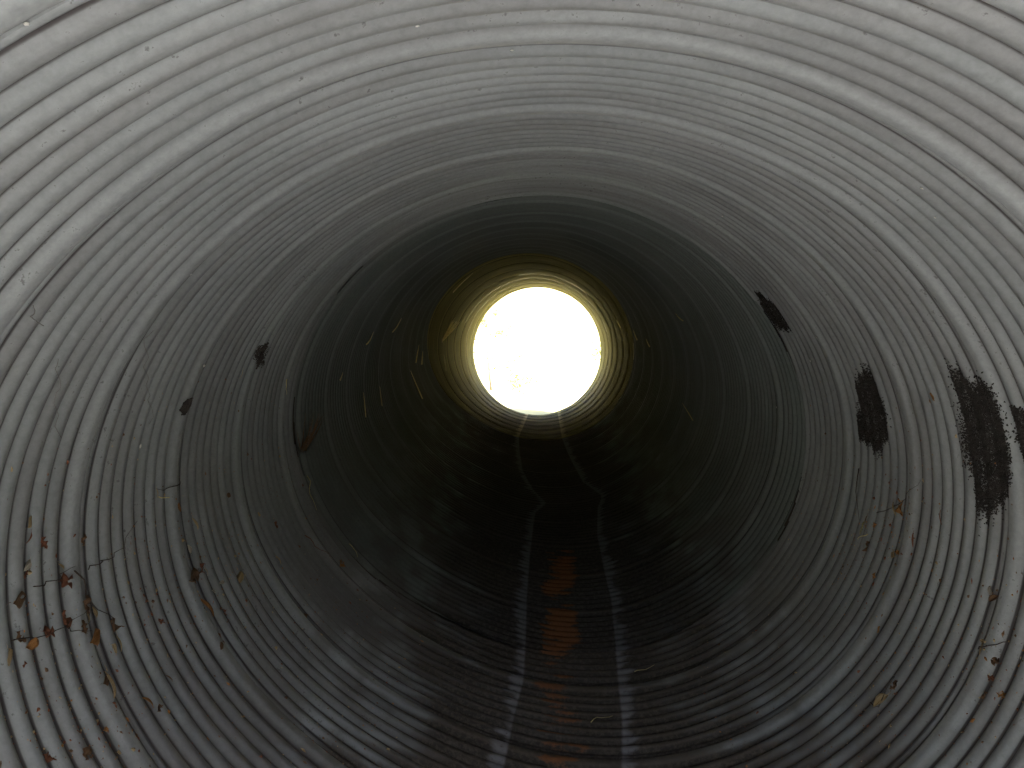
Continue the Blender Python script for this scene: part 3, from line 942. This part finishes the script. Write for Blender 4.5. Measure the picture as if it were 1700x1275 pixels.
# straw clumps
def clump(base, tips, n, r, lab, seed, spread, mat):
    R = random.Random(seed)
    co, fs = [], []
    for k in range(n):
        t = R.choice(tips)
        b = (base[0] + R.uniform(-.02, .02), base[1] + R.uniform(-.012, .012))
        e = (t[0] + R.gauss(0, spread), t[1] + R.gauss(0, spread * .5))
        p0, n0, _, _ = frame_at(*b); p1, n1, _, _ = frame_at(*e)
        up = R.uniform(.02, .10)
        pts = [p0 + n0 * .01, p0.lerp(p1, .5) + n0 * up * .7, p1 + n1 * up]
        c, f = blade(pts, r, Vector((R.uniform(-.3, .3), 1, R.uniform(-.3, .3))).normalized())
        o = len(co); co += c; fs += [tuple(i + o for i in q) for q in f]
    tag(link("straw_clump", mesh_py("straw_clump", co, fs), mat, None, True), lab, "straw clump", "clumps of dry straw")
clump((11.565, -1.49), [(12.0, -1.30), (12.3, -1.22), (11.9, -1.26)], 15, .008, "bright clump of dry straw on the wall left of the opening", 61, .06, M_STRAW)
clump((4.155, -1.66), [(4.085, -1.545), (4.2, -1.535), (4.35, -1.55)], 18, .0022, "dim fan shaped straw tuft in the first joint at left", 62, .03, M_LEAF['brown'])

# dark fuzzy patches clinging to the ribs
def fuzz(a, b, width, dens, lab, seed):
    R = random.Random(seed)
    yc, pc = (a[0] + b[0]) / 2, (a[1] + b[1]) / 2
    hl = abs(b[1] - a[1]) / 2
    sl = (b[0] - a[0]) / (b[1] - a[1])
    hw = width / 2 * .76
    hl *= .93
    if dens < .5: hw *= .6; hl *= .65
    area = math.pi * hl * 1.2 * hw
    n = int(max(1600, min(26000, 480000 * area * dens)))
    co, fs = [], []
    lob = [R.uniform(0, 6.28) for _ in range(4)]
    for k in range(n):
        t = R.uniform(0, 2 * math.pi)
        edge = 1 + .10 * math.sin(3 * t + lob[0]) + .07 * math.sin(5 * t + lob[1])
        q = math.sqrt(R.random()) * .92 * edge
        if k % 3 == 0:
            q = edge * (.84 + abs(R.gauss(0, .17)))          # loose fringe
        cu, su = math.cos(t), math.sin(t)
        f = 1 / (abs(cu) ** 2.5 + abs(su) ** 2.5) ** .4      # between an oval and a rounded box
        ph = pc + hl * q * cu * f
        y = yc + hw * q * su * f + sl * (ph - pc)
        if y > 4.06 and yc < 4.09:
            continue
        sec = sec_at(y)
        cx, cz = sec.centre(y)
        r0 = float(sec.radius(y, ph) - sec.height(y, ph))
        nrm = Vector((-math.sin(ph), 0, -math.cos(ph)))
        p = Vector((cx + r0 * math.sin(ph), y, cz + r0 * math.cos(ph))) + nrm * R.uniform(.0, .004)
        d = Vector((R.uniform(-1, 1), R.uniform(-1, 1), R.uniform(-1, 1)))
        d = (d - nrm * d.dot(nrm) * .6).normalized()
        s = d.cross(nrm).normalized()
        L, W = (R.uniform(.003, .0075), R.uniform(.0008, .0016)) if k % 3 else (R.uniform(.002, .005), R.uniform(.002, .0038))
        o = len(co)
        co += [p - d * L, p + s * W, p + d * L, p - s * W, p + nrm * W * 1.3]
        fs += [(o, o + 1, o + 4), (o + 1, o + 2, o + 4), (o + 2, o + 3, o + 4), (o + 3, o, o + 4), (o, o + 3, o + 2, o + 1)]
    tag(link("dark_patch", mesh_py("dark_patch", co, fs), M_PATCH if dens > .9 or width > .13 and dens < .75 and dens > .5 else M_PATCH_FAINT), lab, "dark patch", "dark fuzzy patches on the pipe wall")
for i, (a, b, w, den, lab) in enumerate(PATCHES):
    fuzz(a, b, w, den, lab, 700 + i)

# small white specks
def speck_mesh(seed):
    R = random.Random(seed)
    bm = bmesh.new()
    bmesh.ops.create_icosphere(bm, subdivisions=2, radius=1.0)
    for v in bm.verts:
        v.co *= R.uniform(.75, 1.2)
        v.co.z *= .45
        v.co.x *= 1.4
    me = bpy.data.meshes.new("white_speck"); bm.to_mesh(me); bm.free()
    me.materials.append(M_SPECK)
    me.polygons.foreach_set("use_smooth", np.ones(len(me.polygons), dtype=bool))
    return me
SPM = [speck_mesh(k) for k in range(3)]
for i, (y, ph, lab) in enumerate(SPECKS):
    o = link("white_speck", SPM[i % 3])
    place(o, y, ph, .0028 if y < 2.2 else .0045, i * 1.3, .002)
    tag(o, lab, "speck", "white specks on the pipe wall")

# crumbs of leaf and soil lying between the ribs, too small and many to count
def crumbs():
    R = random.Random(91)
    co, fs, mi = [], [], []
    keys = ['brown', 'red', 'tan', 'orange']
    for k in range(3200):
        side = -1 if R.random() < .62 else 1
        y = 1.2 + 2.8 * R.random() ** .9
        ph = side * (1.25 + 1.35 * R.random() ** .75)
        if R.random() < .35:                               # loose drifts under the leaf litter
            cyx, cph = R.choice([(1.75, -1.78), (1.95, -1.86), (2.4, -1.75), (2.9, -1.85), (3.05, 1.7), (2.35, 1.85), (2.7, 2.1), (3.3, 1.85)])
            y, ph = R.gauss(cyx, .12), R.gauss(cph, .10)
        if not 1.0 < y < 4.03: continue
        p, n, ta, tc = frame_at(y, ph)
        a = R.uniform(0, 6.28)
        d = ta * math.cos(a) + tc * math.sin(a)
        e = n.cross(d)
        L = R.uniform(.0015, .0062) * (1.9 if R.random() < .16 else 1)
        W = L * R.uniform(.25, .7)
        o = len(co)
        p = p + n * .0008
        co += [p - d * L, p + e * W, p + d * L * R.uniform(.6, 1.1), p - e * W, p + n * W * R.uniform(.5, 1.2)]
        q = [(o, o + 1, o + 4), (o + 1, o + 2, o + 4), (o + 2, o + 3, o + 4), (o + 3, o, o + 4)]
        fs += q
        mi += [R.choices(range(4), (4, 3, 2.5, 1.5))[0]] * 4
    me = mesh_py("leaf_crumbs", co, fs)
    for k in keys: me.materials.append(M_LEAF[k])
    me.polygons.foreach_set("material_index", np.array(mi, dtype=np.int32))
    tag(link("leaf_crumbs", me), "fine brown crumbs of leaf and soil strewn over the lower walls", "crumbs", kind="stuff")
crumbs()
